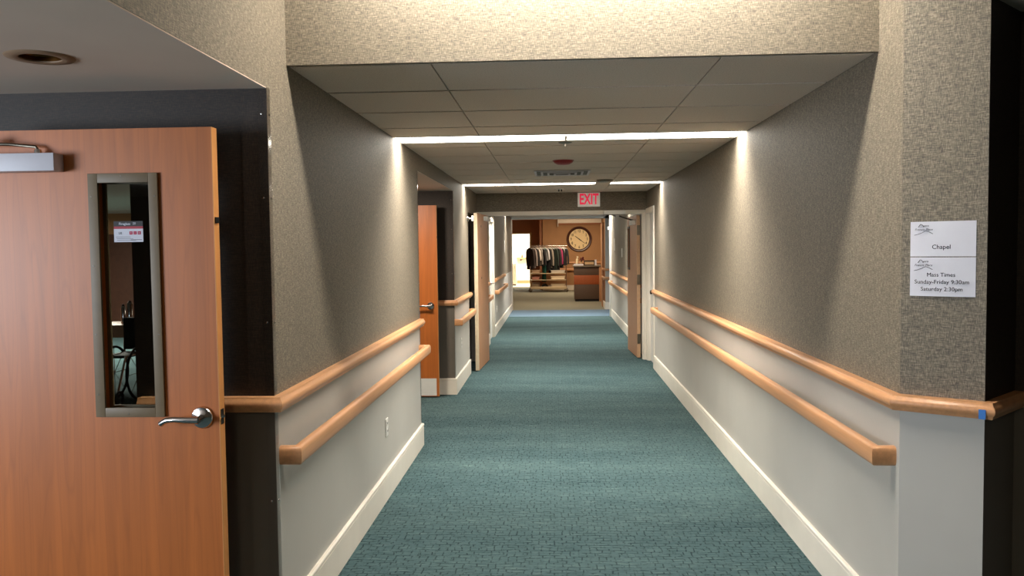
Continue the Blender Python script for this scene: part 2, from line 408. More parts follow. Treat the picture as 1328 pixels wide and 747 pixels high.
# ------------------------------------------------------------------ rails
UP = [(0, .976), (.034, .976)] + arc(.022, 1.005, .024, -50, 50, 8) + [(.034, 1.034), (0, 1.034)]
def lowprof(z0, z1, d):   # rounded oval, d thick, in (u, z)
    zc = (z0+z1)/2; h = (z1-z0)/2
    return [(d/2*math.copysign(abs(math.cos(t))**.6, math.cos(t)), zc+h*math.copysign(abs(math.sin(t))**.6, math.sin(t))) for t in [2*math.pi*i/20 for i in range(20)]]
def upper_rail(path, side, label):
    t = thing('bumper_rail', (path[-1][0], path[-1][1], .976), label, 'rail')
    MB().sweep(path, UP, side).build('rail', RAIL, t, smooth=40)
    return t
def lower_rail(x, ya, yb, inward, label, group=None):
    """handrail held off the wall at x; inward=+1 means into the corridor is +x"""
    t = thing('handrail', (x, ya, .75), label, 'rail', group)
    o = x + inward*.068
    MB().sweep([(o, ya+.045), (o, yb-.045)], lowprof(.750, .826, .046), 1).build('rail', RAIL, t, smooth=50)
    for y, s in ((ya+.022, 1), (yb-.022, -1)):     # end returns, mitred back to the wall
        MB().sweep([(x, y), (o, y), (o, y+.026*s)], lowprof(.750, .826, .046), 1).build('end_return', RAIL, t, smooth=50)
    return t
upper_rail([(-1.62, Y0), (L, Y0), (L, A0-.01)], 1, 'upper maple rail on the near left wall, turning the corner behind the open oak door')
upper_rail([(-2.3, A1), (L, A1), (L, 10.56)], 1, 'upper maple rail wrapping the far corner of the second left alcove')
upper_rail([(P3.x, P3.y), (P2.x, P2.y), (P1.x, P1.y), (R, 10.80)], -1, 'upper maple rail of the right wall, wrapping the angled corner under the notices')
upper_rail([(L, YF+.15), (L, 13.62)], 1, 'short upper rail on the left wall just beyond the left door leaf')
upper_rail([(L, 14.88), (L, 17.9)], 1, 'upper rail on the far left wall beyond the white door')
upper_rail([(R, YF+.6), (R, 18.8)], -1, 'upper rail on the far right wall beyond the right door leaf')
lower_rail(L, 3.19, 6.62, 1, 'lower maple handrail on the near left wall, under the upper rail')
lower_rail(L, 8.97, 10.55, 1, 'short lower handrail with curved ends beside the second left alcove')
lower_rail(R, 3.19, 10.52, -1, 'long lower maple handrail on the right wall')
lower_rail(L, YF+.2, 13.62, 1, 'short lower handrail on the left wall just beyond the left door leaf')
lower_rail(L, 14.95, 17.9, 1, 'lower handrail on the far left wall beyond the white door')
lower_rail(R, YF+.6, 18.75, -1, 'lower handrail on the far right wall beyond the right door leaf')
t = thing('handrail', (1.28, 21.1, .75), 'stub of wooden rail round the blue lit wall end at far right', 'rail')
MB().sweep([(1.7, 21.06), (1.24, 21.06), (1.24, 22.0)], lowprof(.75, .826, .05), -1).build('rail', RAIL, t, smooth=50)
t = thing('bumper_rail', (1.28, 21.1, .97), 'upper rail stub above the one on the blue lit wall end', 'rail')
MB().sweep([(1.7, 21.1), (1.28, 21.1), (1.28, 22.0)], UP, -1).build('rail', RAIL, t, smooth=50)
t = MB().box(0, .034, -.0012, 0, -.026, .022)
bt = thing('blue_tape', (P2.x, P2.y, 1.0), 'scrap of blue masking tape on the rail corner at right', 'tape')
m = MB()
e = P2 + Vector((-.5736, -.8192))*.0465
q = [(e.x-CU.x*.012, e.y-CU.y*.012), (e.x+CU.x*.010, e.y+CU.y*.010)]
m.slab(q[0], q[1], -.002, .978, 1.012)
m.build('tape', TAPE, bt)
bt.name = 'blue_tape'

# ------------------------------------------------------------------ clear corner guards
def guard(x, y, sy, z0, z1, label):
    t = thing('corner_guard', (x, y, z0), label, 'corner guard')
    m = MB()
    for a, b in ((z0, .972), (1.038, z1)):
        m.box(x, x+.0025, min(y, y+.032*sy), max(y, y+.032*sy), a, b)
        m.box(x-.036, x+.0025, min(y-.0025*sy, y), max(y-.0025*sy, y), a, b)
    m.build('strip', CLEAR, t)
    for z in (.62, 1.32, 1.80, 2.12):
        MB().lathe([(.005, 0), (.004, .002), (.001, .003)], (x+.0025, y+.016*sy, z), (1, 0, 0), 10).build('screw', CHROME, t)
        MB().lathe([(.005, 0), (.004, .002), (.001, .003)], (x-.02, y-.0025*sy, z), (0, -sy, 0), 10).build('screw', CHROME, t)
guard(L, Y0, 1, .19, AH, 'clear plastic corner guard beside the big open oak door')
guard(L, A0, -1, .19, AH, 'clear plastic corner guard on the near corner of the second alcove')
guard(L, A1, 1, .19, AH, 'clear plastic corner guard on the far corner of the second alcove')

# ------------------------------------------------------------------ lights fittings
def strip(y0, y1, spans, label, mat=LAMP, z=H):
    t = thing('light_strip', ((spans[0][0]+spans[-1][1])/2, (y0+y1)/2, z), label, 'ceiling light')
    fr = MB().box(spans[0][0], spans[-1][1], y0, y1, z+.0078, z+.0088)
    for a, b in ((y0, y0+.02), (y1-.02, y1)): fr.box(spans[0][0], spans[-1][1], a, b, z-.001, z+.0088)
    fr.build('housing', WHITE, t)
    for a, b in spans:
        MB().box(a+.004, b-.004, y0+.02, y1-.02, z+.001, z+.0075).build('diffuser', mat, t)
        d = bpy.data.lights.new('tube_light', 'AREA'); d.shape = 'RECTANGLE'; d.size = b-a-.02; d.size_y = y1-y0-.04
        d.energy = 29*(b-a); d.color = (1.0, .95, .86); d.spread = math.radians(122)
        lo = bpy.data.objects.new('tube_light', d); COL.objects.link(lo); lo.parent = t
        lo.location = Vector(((a+b)/2, (y0+y1)/2, z-.002)) - t.location
    return t
strip(5.655, 5.985, [(L+.005, .085), (.09, R-.005)], 'nearest bright fluorescent strip across the corridor ceiling')
s2 = strip(9.94, 10.23, [(L+.005, .06), (.065, .50), (.68, R-.005)], 'second bright fluorescent strip, broken by a grey panel, before the exit sign')
MB().box(.50, .68, 9.93, 10.24, H-.003, H+.0088).build('blank_panel', TILE, s2)
strip(14.23, 14.52, [(L+.005, .1), (.105, R-.005)], 'third fluorescent strip, hidden beyond the double doors')
strip(18.51, 18.79, [(L+.005, .1), (.105, R-.005)], 'last fluorescent strip, at the far end of the corridor')
t = thing('wall_washer', (.12, 3.07, 3.05), 'wall washing lamp above the frame, aimed at the header', 'ceiling light')
for a, b in ((-.75, .115), (.125, .98)): MB().loft([[(x, 3.01, 3.005), (x, 3.13, 3.075), (x, 3.126, 3.083), (x, 3.006, 3.013)] for x in (a, b)]).build('diffuser', LAMPF, t)
MB().loft([[(x, 3.00, 2.995), (x, 2.994, 3.006), (x, 3.13, 3.086), (x, 3.10, 3.13), (x, 2.96, 3.13), (x, 2.96, 3.01)] for x in (-.77, 1.0)]).build('housing', BLACKM, t)
for x in (-.6, .8): MB().tube([(x, 3.03, 3.13), (x, 3.03, LH)], .008, 8).build('hanger_rod', STEEL, t)
t = thing('recessed_downlight', (-1.617, 2.58, AH), 'round recessed brass lamp, unlit, in the low ceiling over the oak door', 'ceiling light')
DZ = AH-.004
MB().lathe([(.0615, .004), (.0615, -.004), (.070, -.006), (.098, -.004), (.102, 0)], (-1.617, 2.58, DZ), (0, 0, 1), 40, False).build('trim_ring', BRASSRIM, t, smooth=50)
bf = MB()
for k in range(5): bf.lathe([(.0612-.004*k, .018*k), (.0612-.004*k, .018*k+.014), (.0572-.004*k, .018*k+.018)], (-1.617, 2.58, DZ), (0, 0, 1), 40, False)
bf.build('baffle', BRASS, t, smooth=30)
MB().lathe([(.043, .088), (.043, .09), (.001, .092)], (-1.617, 2.58, DZ), (0, 0, 1), 32, False).build('lamp_glass', BRASS, t, smooth=30)

# ------------------------------------------------------------------ ceiling fixtures
t = thing('fire_alarm_dome', (.085, 7.37, H), 'red round alarm dome on the corridor ceiling', 'alarm')
MB().lathe([(.088, 0), (.088, -.008), (.080, -.020), (.055, -.034), (.02, -.038)], (.085, 7.37, H), (0, 0, 1), 28).build('dome', REDP, t, smooth=40)
MB().lathe([(.095, 0), (.095, -.004), (.088, -.005)], (.085, 7.37, H), (0, 0, 1), 28).build('base_ring', REDP, t, smooth=40)
t = thing('sprinkler_head', (.085, 6.09, H), 'small grey disc just behind the nearest light strip', 'sprinkler')
MB().lathe([(.05, 0), (.05, -.004), (.03, -.010)], (.085, 6.09, H), (0, 0, 1), 24).build('plate', STEEL, t, smooth=40)
MB().tube([(.085, 6.09, H-.008), (.085, 6.09, H-.03)], .008, 8).build('nozzle', STEEL, t)
t = thing('sprinkler_head', (.085, 5.82, H), 'small sprinkler hanging at the joint of the nearest light strip', 'sprinkler')
MB().tube([(.085, 5.74, H), (.085, 5.74, H-.03)], [.012, .006], 8).build('nozzle', STEEL, t)
MB().lathe([(.014, -.03), (.014, -.033)], (.085, 5.74, H), (0, 0, 1), 12).build('deflector', STEEL, t)
t = thing('air_diffuser', (.085, 8.55, H), 'square grey air vent in the corridor ceiling behind the red dome', 'vent')
cx, cy = .085, 8.55
for i, hw in enumerate((.28, .215, .15, .085)):
    z0 = H-.004-.004*i; m = MB(); k = hw-.022
    for a, b, c_, d in ((-hw, hw, -hw, -k), (-hw, hw, k, hw), (-hw, -k, -k, k), (k, hw, -k, k)): m.box(cx+a, cx+b, cy+c_, cy+d, z0-.006, z0)
    m.build('louver_ring', SILVER, t)
MB().box(cx-.26, cx+.26, cy-.26, cy+.26, H-.003, H-.001).build('throat', GRID, t)
t = thing('smoke_detector', (.585, 9.58, H), 'flat dark detector beside the gap in the second light strip', 'detector')
MB().lathe([(.10, 0), (.10, -.008), (.09, -.022), (.05, -.028)], (.585, 9.58, H), (0, 0, 1), 28).build('body', STEEL, t, smooth=40)
t = thing('sprinkler_head', (.08, 10.95, H), 'tiny pale sprinkler near the header before the exit sign', 'sprinkler')
MB().lathe([(.055, 0), (.055, -.004), (.03, -.008)], (.08, 10.95, H), (0, 0, 1), 20).build('plate', WHITE, t, smooth=40)
for dx in (-.015, .02): MB().tube([(.08+dx, 10.95, H-.006), (.08+dx, 10.95, H-.035)], .008, 8).build('nozzle', BLACKM, t)

# ------------------------------------------------------------------ oak doors
def lever(par, x, y, z, dirx, ny, name='lever_handle'):
    """rose and lever on a face at y with outward normal ny (-1 towards camera); the lever points dirx"""
    hd = MB().lathe([(.041, 0), (.041, .005), (.037, .011), (.018, .014), (.014, .016)], (x, y, z), (0, ny, 0), 28).build(name, CHROME, par, smooth=35)
    MB().tube([(x, y+ny*.01, z), (x, y+ny*.055, z)], [.014, .011], 14).build('spindle', CHROME, hd, smooth=50)
    MB().tube([(x-dirx*.008, y+ny*.056, z), (x+dirx*.035, y+ny*.058, z+.001), (x+dirx*.08, y+ny*.058, z+.003), (x+dirx*.108, y+ny*.056, z),
               (x+dirx*.122, y+ny*.054, z-.006), (x+dirx*.134, y+ny*.050, z-.014)], [.014, .013, .011, .0105, .010, .011], 12).build('lever', CHROME, hd, smooth=60)
    return hd
# door 1: the big open leaf at left
D1 = 2.95; DX = -1.226; DT = .045
t = thing('door_1', (-2.15, D1, 0), 'large open oak door with narrow glass panel at the left edge', 'door', None, 'structure')
wx0, wx1, wz0, wz1 = -1.662, -1.446, 1.018, 1.862
m = MB().box(-2.15, wx0, D1, D1+DT, .012, 2.045).box(wx1, DX-.003, D1, D1+DT, .012, 2.045)
m.box(wx0, wx1, D1, D1+DT, .012, wz0).box(wx0, wx1, D1, D1+DT, wz1, 2.045).build('leaf', OAK, t)
MB().box(DX-.003, DX, D1, D1+DT, .012, 2.045).build('edge_band', OAKEDGE, t)
fr = MB()
for s in (-1, 1):
    ya, yb = (D1-.012, D1) if s < 0 else (D1+DT, D1+DT+.012)
    fr.box(wx0-.022, wx0+.014, ya, yb, wz0-.022, wz1+.022).box(wx1-.014, wx1+.020, ya, yb, wz0-.022, wz1+.022)
    fr.box(wx0+.014, wx1-.014, ya, yb, wz0-.022, wz0+.012).box(wx0+.014, wx1-.014, ya, yb, wz1-.012, wz1+.022)
g = fr.build('window_frame', BRONZE, t, bevel=.002)
MB().box(wx0, wx1, D1+.018, D1+.026, wz0, wz1).build('glass_pane', GLASS, t)
for (x, z) in ((-1.672, 1.80), (-1.672, 1.55), (-1.672, 1.30), (-1.672, 1.08), (-1.437, 1.80), (-1.437, 1.30), (-1.56, 1.874), (-1.56, 1.008)):
    MB().lathe([(.0035, 0), (.002, .001)], (x, D1-.012, z), (0, -1, 0), 8).build('screw', STEEL, g)
# label on the glass
st = thing('glass_label', (-1.555, D1+.017, 1.64), 'white, red and black certification label stuck on the door glass', 'sticker')
sx0, sx1, sz0, sz1 = -1.607, -1.498, 1.636, 1.712; yy = D1+.0165
MB().box(sx0, sx1, yy, yy+.0006, sz0, sz1-.028).build('white_field', PAPER, st)
MB().box(sx0, sx1, yy, yy+.0006, sz1-.028, sz1-.019).build('red_band', plain('label_red', (170, 40, 56), .6), st)
MB().box(sx0, sx1, yy, yy+.0006, sz1-.019, sz1).build('black_band', plain('label_black', (26, 20, 22), .6), st)
text('wording', 'Fireglass', PAPER, st, (-1.566, yy-.0006, sz1-.010), (1, 0, 0), .0125, 'CENTER', 0, .0002, bold=.0002)
text('wording', '20', PAPER, st, (-1.530, yy-.0006, sz1-.009), (1, 0, 0), .012, 'CENTER', 0, .0002)
for i, ch in enumerate(('+', '-', 'o')):
    x = -1.543+.0155*i
    MB().box(x-.006, x+.006, yy-.0005, yy, sz0+.027, sz0+.039).build('red_square', plain('label_red_b', (176, 34, 70), .6), st)
    text('mark', ch, PAPER, st, (x, yy-.001, sz0+.033), (1, 0, 0), .009, 'CENTER', 0, .0002)
text('mark', 'UL', INKG, st, (-1.583, yy-.0006, sz0+.032), (1, 0, 0), .012, 'CENTER', .2, .0002)
for k in range(3): MB().box(-1.60+.002*k, -1.545+.01*k, yy-.0004, yy, sz0+.018-.006*k, sz0+.0192-.006*k).build('fine_print', INKG, st)
MB().box(-1.545, -1.503, yy-.0004, yy, sz0+.007, sz0+.0088).build('fine_print', INK, st)
lever(t, -1.289, D1, .993, -1, -1)
for z, h in ((1.006, .028), (.975, .022)): MB().box(DX-.004, DX+.0015, D1+.008, D1+.036, z-h/2, z+h/2).build('latch_plate', BLACKM, t)
MB().tube([(DX, D1+.02, .993), (DX+.010, D1+.022, .993)], [.008, .005], 8).build('latch_bolt', CHROME, t)
MB().box(DX-.003, DX+.006, D1+.006, D1+.034, 1.700, 1.722).build('door_bumper', BLACKM, t, bevel=.002)
cl = MB().box(-2.10, -1.776, D1-.062, D1, 1.892, 1.956).build('closer_box', SILVER, t, bevel=.003)
MB().tube([(-1.852, D1-.03, 1.955), (-1.852, D1-.03, 1.972)], [.014, .011], 12).build('closer_pivot', CHROME, cl, smooth=50)
MB().tube([(-1.852, D1-.03, 1.968), (-1.86, D1-.028, 1.982), (-1.95, D1-.045, 1.990), (-2.2, D1-.07, 1.994)], .006, 8).build('closer_arm', STEEL, cl, smooth=60)
MB().box(-2.06, -2.008, D1-.075, D1-.066, 1.982, 2.012).build('arm_bracket', SILVER, cl, bevel=.002)
# door 2 in the second alcove
D2 = 8.80
t = thing('door_2', (-2.2, D2, 0), 'oak door standing open inside the second left alcove', 'door', None, 'structure')
MB().box(-2.2, -1.252, D2, D2+DT, .012, 2.055).build('leaf', OAK, t)
MB().box(-1.252, -1.249, D2, D2+DT, .012, 2.055).build('edge_band', OAKEDGE, t)
tag(MB().box(-2.17, -1.275, D2-.002, D2, .02, .205).build('kick_plate', WHITE, t), 'white kick plate')
lever(t, -1.325, D2, .985, -1, -1)
MB().box(-1.252, -1.243, D2+.008, D2+.034, 1.70, 1.73).build('door_bumper', BLACKM, t)
# doors 3 and 4: the fire doors
t = thing('door_3', (-.955, YF+.05, 0), 'left leaf of the corridor double doors, swung open toward the camera', 'door', None, 'structure')
m = MB()
ax, ay = -.935, YF-.01; bx, by = -.985, 10.655
m.slab((bx, by+.004), (ax, ay), .047, .012, 2.045); m.build('leaf', OAKPALE, t)
d = Vector((ax-bx, ay-by)).normalized()
MB().slab((bx-d.x*.001, by-d.y*.001), (bx+d.x*.003, by+d.y*.003), .047, .012, 2.045).build('edge_band', plain('maple_edge', (226, 205, 172), .45), t)
c3 = MB().slab((ax+.002-d.x*.45, ay-d.y*.45), (ax+.002-d.x*.12, ay-d.y*.12), -.05, 1.965, 2.02).build('closer_box', WHITE, t, bevel=.004)
MB().tube([(ax+.03, ay-.3, 2.02), (ax+.10, ay-.15, 2.03), (ax+.07, ay+.05, 2.032)], .008, 8).build('closer_arm', CHROME, c3, smooth=60)
MB().lathe([(.016, 0), (.014, .004)], (bx+.02, by+.30, 1.88), (1, -.05, 0), 12).build('door_pull_plate', STEEL, t)
MB().lathe([(.016, 0), (.014, .004)], (bx+.02, by+.30, 1.20), (1, -.05, 0), 12).build('door_pull_plate', STEEL, t)
hh = thing('door_holder', (L, 10.47, 1.97), 'small chrome hold-open arm between the left wall and the left fire door', 'door holder')
MB().lathe([(.045, 0), (.04, .012), (.02, .02)], (L, 10.47, 1.97), (1, 0, 0), 16).build('wall_plate', CHROME, hh, smooth=40)
MB().tube([(L+.015, 10.47, 1.97), (L+.055, 10.49, 1.97)], .012, 10).build('arm', CHROME, hh)
MB().box(L+.05, L+.075, 10.46, 10.56, 1.935, 2.005).build('magnet', WHITE, hh, bevel=.006)
t = thing('door_4', (1.172, YF+.1, 0), 'right leaf of the corridor double doors, swung open away from the camera', 'door', None, 'structure')
ax, ay = 1.163, YF+.14; bx, by = 1.118, ay+1.0
d = Vector((bx-ax, by-ay)).normalized(); nrm = Vector((-d.y, d.x))   # left of travel = towards corridor
gz0, gz1 = 1.27, 1.86
def P(s): return (ax+d.x*s, ay+d.y*s)
g0, g1 = .74, .90
m = MB()
for a, b, z0, z1 in ((.003, g0, .012, 2.03), (g1, 1.0, .012, 2.03), (g0, g1, .012, gz0), (g0, g1, gz1, 2.03)): m.slab(P(a), P(b), -.047, z0, z1)
m.build('leaf', OAKPALE, t)
MB().slab(P(0), P(.003), -.047, .012, 2.03).build('edge_band', plain('tan_edge', (190, 152, 118), .45), t)
MB().slab((P(g0)[0]-nrm.x*.02, P(g0)[1]-nrm.y*.02), (P(g1)[0]-nrm.x*.02, P(g1)[1]-nrm.y*.02), -.006, gz0, gz1).build('glass_pane', GLASS, t)
m = MB()
for a, b, z0, z1 in ((g0-.03, g0, gz0-.03, gz1+.03), (g1, g1+.03, gz0-.03, gz1+.03), (g0, g1, gz0-.03, gz0), (g0, g1, gz1, gz1+.03)): m.slab(P(a), P(b), .008, z0, z1)
m.build('window_frame', BLACKM, t)
for z in (.28, 1.12, 1.82): MB().box(ax+.002, ax+.05, ay-.006, ay-.0005, z-.07, z+.07).build('hinge', STEEL, t)
c4 = MB().slab(P(.10), P(.42), .05, 1.90, 1.965).build('closer_box', WHITE, t, bevel=.004)
MB().tube([(P(.3)[0]-.03, P(.3)[1], 1.975), (1.02, ay+.12, 1.99), (.92, ay-.02, 2.02)], .008, 8).build('closer_arm', BLACKM, c4, smooth=60)
MB().box(P(.3)[0]-.05, P(.3)[0]-.01, P(.3)[1]-.03, P(.3)[1]+.03, 1.964, 1.98).build('closer_pivot', BLACKM, c4)
# frame of the double doors
FX0, FX1 = -.955, 1.236
m = MB().box(L, R, YF-.006, YF+.155, 2.045, 2.10).box(L, FX0, YF-.006, YF+.155, 0, 2.045).box(FX1, R, YF-.006, YF+.155, 0, 2.045)
m.box(FX1-.012, FX1, YF+.04, YF+.09, 0, 2.045).box(FX0, FX0+.012, YF+.04, YF+.09, 0, 2.045)
struct(m.build('trim_1', CREAM, bevel=.003), 'cream steel frame of the corridor double doors', 'door frame')
t = thing('closer_cover', (.84, YF-.006, 2.035), 'white door operator box on the frame under the exit sign', 'door closer')
MB().box(.687, .985, YF-.15, YF-.006, 2.037, 2.088).build('cover', WHITE, t, bevel=.004)
MB().box(.690, .982, YF-.145, YF-.01, 2.033, 2.037).build('underside', GRID, t)
MB().tube([(.80, YF-.03, 2.034), (.86, YF+.1, 2.02)], .006, 8).build('arm', BLACKM, t)
# door 5: white door in the right wall
t = thing('door_5', (R+.05, 11.25, 0), 'white side door in the right wall with a dark round knob', 'door', None, 'structure')
MB().box(R+.035, R+.075, 10.93, 11.585, .008, 2.04).build('leaf', WHITE, t)
kn = MB().lathe([(.028, 0), (.028, .006), (.012, .010), (.011, .035), (.024, .045), (.029, .058), (.024, .070), (.006, .074)], (R+.035, 11.02, .985), (-1, 0, 0), 20).build('knob', plain('dark_bronze_knob', (70, 58, 48), .2, 1), t, smooth=40)
m = MB()
m.box(R-.016, R+.0, 10.80, 10.88, 0, 2.115).box(R-.016, R, 11.615, YF-.006, 0, 2.115).box(R-.016, R, 10.88, 11.615, 2.045, 2.115)
m.box(R, R+.1, 10.862, 10.93, 0, 2.045).box(R, R+.1, 11.585, 11.64, 0, 2.045).box(R, R+.1, 10.93, 11.585, 2.04, 2.08)
struct(m.build('trim_2', CREAM, bevel=.004), 'cream casing of the side door in the right wall', 'door frame')
struct(MB().box(R+.1, R+.13, 10.8, 11.7, 0, 2.1).build('wall_closet', BLACKM), 'dark closet behind the right side door', 'wall')
# door 6: far left white door
t = thing('door_6', (L-.05, 14.25, 0), 'white door in the left wall beyond the double doors', 'door', None, 'structure')
MB().box(L-.07, L-.03, 13.79, 14.71, .008, 2.03).build('leaf', WHITE, t)
hd = MB().lathe([(.033, 0), (.03, .01), (.012, .012), (.011, .05)], (L-.03, 14.60, .97), (1, 0, 0), 16).build('lever_handle', CHROME, t, smooth=40)
MB().tube([(L+.02, 14.61, .97), (L+.022, 14.50, .97)], .01, 8).build('lever', CHROME, hd, smooth=60)
m = MB().box(L, L+.018, 13.66, 13.74, 0, 2.11).box(L, L+.018, 14.76, 14.85, 0, 2.11).box(L, L+.018, 13.74, 14.76, 2.04, 2.11)
m.box(L-.1, L, 13.72, 13.79, 0, 2.04).box(L-.1, L, 14.71, 14.78, 0, 2.04).box(L-.1, L, 13.79, 14.71, 2.03, 2.08)
struct(m.build('trim_3', CREAM, bevel=.004), 'white casing of the far left door', 'door frame')
# far cased ends
struct(MB().box(R-.045, R+.12, 18.88, 19.02, 0, 2.3).build('trim_4', WHITE, bevel=.006), 'white post ending the far right wall', 'post')
struct(MB().box(L-.12, L+.02, 20.95, 21.24, 0, 2.30).build('trim_5', CREAM, bevel=.006), 'cream casing ending the far left wall', 'door frame')
struct(MB().box(1.25, 1.30, 21.9, 22.5, 0, 2.2).box(1.24, 1.31, 21.88, 21.98, 0, 2.22).build('trim_6', OAKPALE, bevel=.004), 'beige wooden casing right of the reception desk', 'door frame')
sp = thing('post_bracket', (R-.06, 18.86, 2.0), 'small pale bracket high on the far right white post', 'bracket')
MB().box(R-.085, R-.045, 18.86, 18.92, 1.96, 2.03).build('bracket', WHITE, sp, bevel=.004)
MB().box(R-.08, R-.05, 18.84, 18.86, 1.95, 1.965).build('arm', BLACKM, sp)

# ------------------------------------------------------------------ exit sign, papers, plates
t = thing('exit_sign', (.485, YF, 2.25), 'lit white EXIT sign with red letters on the header', 'sign')
MB().box(.330, .640, YF-.055, YF-.0005, 2.152, 2.346).build('box', SIGNW, t, bevel=.004)
text('wording', 'EXIT', SIGNRED, t, (.485, YF-.0565, 2.249), (1, 0, 0), .205, 'CENTER', 0, .001, xs=.63, bold=.005)
N2 = Vector((-.5736, -.8192))
def cpt(s, z, o=0): return (P1.x+CU.x*s+N2.x*o, P1.y+CU.y*s+N2.y*o, z)
def notice(s0, s1, z0, z1, label, lines):
    c = cpt((s0+s1)/2, z0, 0); t = thing('paper_notice', c, label, 'notice')
    m = MB(); n = 6; vs = []
    for i in range(n+1):     # a sheet that bows slightly off the wall
        s = s0+(s1-s0)*i/n; o = .0015+.004*math.sin(math.pi*i/n)
        vs += [cpt(s, z0, o), cpt(s, z1, o), cpt(s, z1, o+.0005), cpt(s, z0, o+.0005)]
    m.loft([vs[4*i:4*i+4] for i in range(n+1)]); m.build('sheet', PAPER, t, smooth=30)
    u = (CU.x, CU.y, 0)
    for body, s, z, size, al, sh, mt in lines: text('wording', body, mt, t, cpt(s, z, .0066), u, size, al, sh, .0002)
    sm = MB(); zz = z1-.041; sa = s0+.014
    pts = [(sa, zz-.008), (sa+.012, zz-.005), (sa+.025, zz), (sa+.036, zz+.006), (sa+.042, zz+.0065), (sa+.052, zz+.002), (sa+.062, zz-.004)]
    sm.tube([cpt(a, b, .0068) for a, b in pts], .0008, 5); sm.build('logo_swoosh', INKG, t)
    sm = MB(); zt = z1-.014
    sm.tube([cpt(sa+.013, zt-.006, .0068), cpt(sa+.021, zt+.005, .0068), cpt(sa+.026, zt+.003, .0068), cpt(sa+.031, zt-.006, .0068)], .0012, 5); sm.build('logo_mark', INKG, t)
    return t
notice(.031, .246, 1.548, 1.675, 'upper paper notice reading Chapel on the angled right wall',
       [('Chapel', .135, 1.582, .022, 'CENTER', 0, INK), ('vera', .083, 1.660, .011, 'CENTER', .3, INK), ('Francis Place', .076, 1.646, .0115, 'CENTER', .3, INKG)])
notice(.031, .246, 1.403, 1.545, 'lower paper notice with mass times on the angled right wall',
       [('Mass Times', .135, 1.481, .020, 'CENTER', 0, INK), ('Sunday-Friday 9:30am', .137, 1.455, .0205, 'CENTER', 0, INK), ('Saturday 2:30pm', .137, 1.429, .0205, 'CENTER', 0, INK),
        ('vera', .083, 1.530, .011, 'CENTER', .3, INK), ('Francis Place', .076, 1.516, .0115, 'CENTER', .3, INKG)])
def outlet(x, y, z, s, label, h=.115, wdt=.072, slots=True):
    t = thing('outlet_plate', (x, y, z), label, 'outlet')
    MB().box(min(x, x+.006*s), max(x, x+.006*s), y-wdt/2, y+wdt/2, z-h/2, z+h/2).build('plate', WHITE, t, bevel=.002)
    if slots:
        for dz in (-.025, .025):
            f = MB().box(min(x+.006*s, x+.0085*s), max(x+.006*s, x+.0085*s), y-.017, y+.017, z+dz-.015, z+dz+.015).build('socket', WHITE, t, bevel=.003)
            for dy in (-.007, .007): MB().box(min(x+.0085*s, x+.0092*s), max(x+.0085*s, x+.0092*s), y+dy-.0015, y+dy+.0015, z+dz-.004, z+dz+.008).build('slot', BLACKM, f)
    return t
outlet(L, 5.255, .452, 1, 'white wall outlet low on the near left wall')
outlet(L, 9.57, .50, 1, 'white wall outlet low on the left wall by the second alcove')
outlet(L, 15.5, .45, 1, 'white wall outlet low on the far left wall')
t = outlet(R, 15.98, 1.47, -1, 'white light switch on the far right wall', .17, .16, False); t.name = 'light_switch'; t['category'] = 'switch'
MB().box(R-.014, R-.006, 15.93, 16.03, 1.44, 1.50).build('rocker', SIGNW, t, bevel=.002)
t = outlet(R, 17.9, 1.63, -1, 'narrow white wall plate beside the far right white post', .26, .10, False); t.name = 'wall_plate'; t['category'] = 'wall plate'
t = outlet(L, 18.2, 1.62, 1, 'narrow white wall plate high on the far left wall', .26, .12, False); t.name = 'wall_plate'; t['category'] = 'wall plate'

# ------------------------------------------------------------------ far sitting area
m = MB().slab((-.425, 30.7), (3.2, 30.7), .12, 0, 2.75)
struct(m.build('wall_back', BROWNW), 'tan back wall with the big clock', 'wall')
m = MB().slab((-.425, 33.4), (-.425, 30.82), -.12, 0, 2.75)
m.slab((-3.6, 33.4), (-1.78, 33.4), .1, 0, 2.75).slab((-1.78, 33.4), (-.95, 33.4), .1, 2.12, 2.75).slab((-.95, 33.4), (-.425, 33.4), .1, 0, 2.75)
struct(m.build('wall_back_left', BROWND), 'brown wall around the bright doorway', 'wall')
m = MB().slab((-3.6, 21.2), (-3.6, 33.4), .1, 0, 2.75).slab((-2.8, 21.2), (-3.6, 21.2), .1, 0, 2.75).slab((L-.12, 21.2), (-3.6, 21.2), -.02, 0, 2.75)
struct(m.build('wall_nook_left', BROWND), 'left wall of the far sitting area', 'wall')
m = MB().slab((1.40, 21.2), (1.40, 24.9), -.1, 0, 2.75).slab((1.9, 24.9), (1.9, 30.8), -.1, 0, 2.75)
struct(m.build('wall_nook_right', BROWNW), 'right wall of the far sitting area', 'wall')
struct(MB().box(-3.7, 3.3, 21.22, 33.5, 2.75, 2.8).build('ceiling', SOFFIT), 'ceiling of the far sitting area', 'ceiling')
m = MB().box(-1.80, -1.72, 33.36, 33.42, 0, 2.18).box(-.99, -.90, 33.36, 33.42, 0, 2.18).box(-1.72, -.99, 33.36, 33.42, 2.12, 2.18)
struct(m.build('trim_7', plain('tan_casing', (206, 168, 116), .5), bevel=.006), 'tan casing round the bright doorway', 'door frame')
struct(MB().slab((-3.4, 36.6), (.2, 36.6), .1, 0, 2.7).slab((-3.4, 33.5), (-3.4, 36.6), .1, 0, 2.7).slab((.2, 33.5), (.2, 36.6), -.1, 0, 2.7).build('wall_bright_room', WHITE), 'white walls of the bright far room', 'wall')
struct(MB().box(-3.5, .3, 33.5, 36.7, 2.7, 2.75).build('ceiling', WHITE), 'ceiling of the bright far room', 'ceiling')
base('baseboard_back', [[(-.425, 33.3), (-.425, 30.7), (1.9, 30.7)]], 1, 'pale baseboard under the tan back wall')
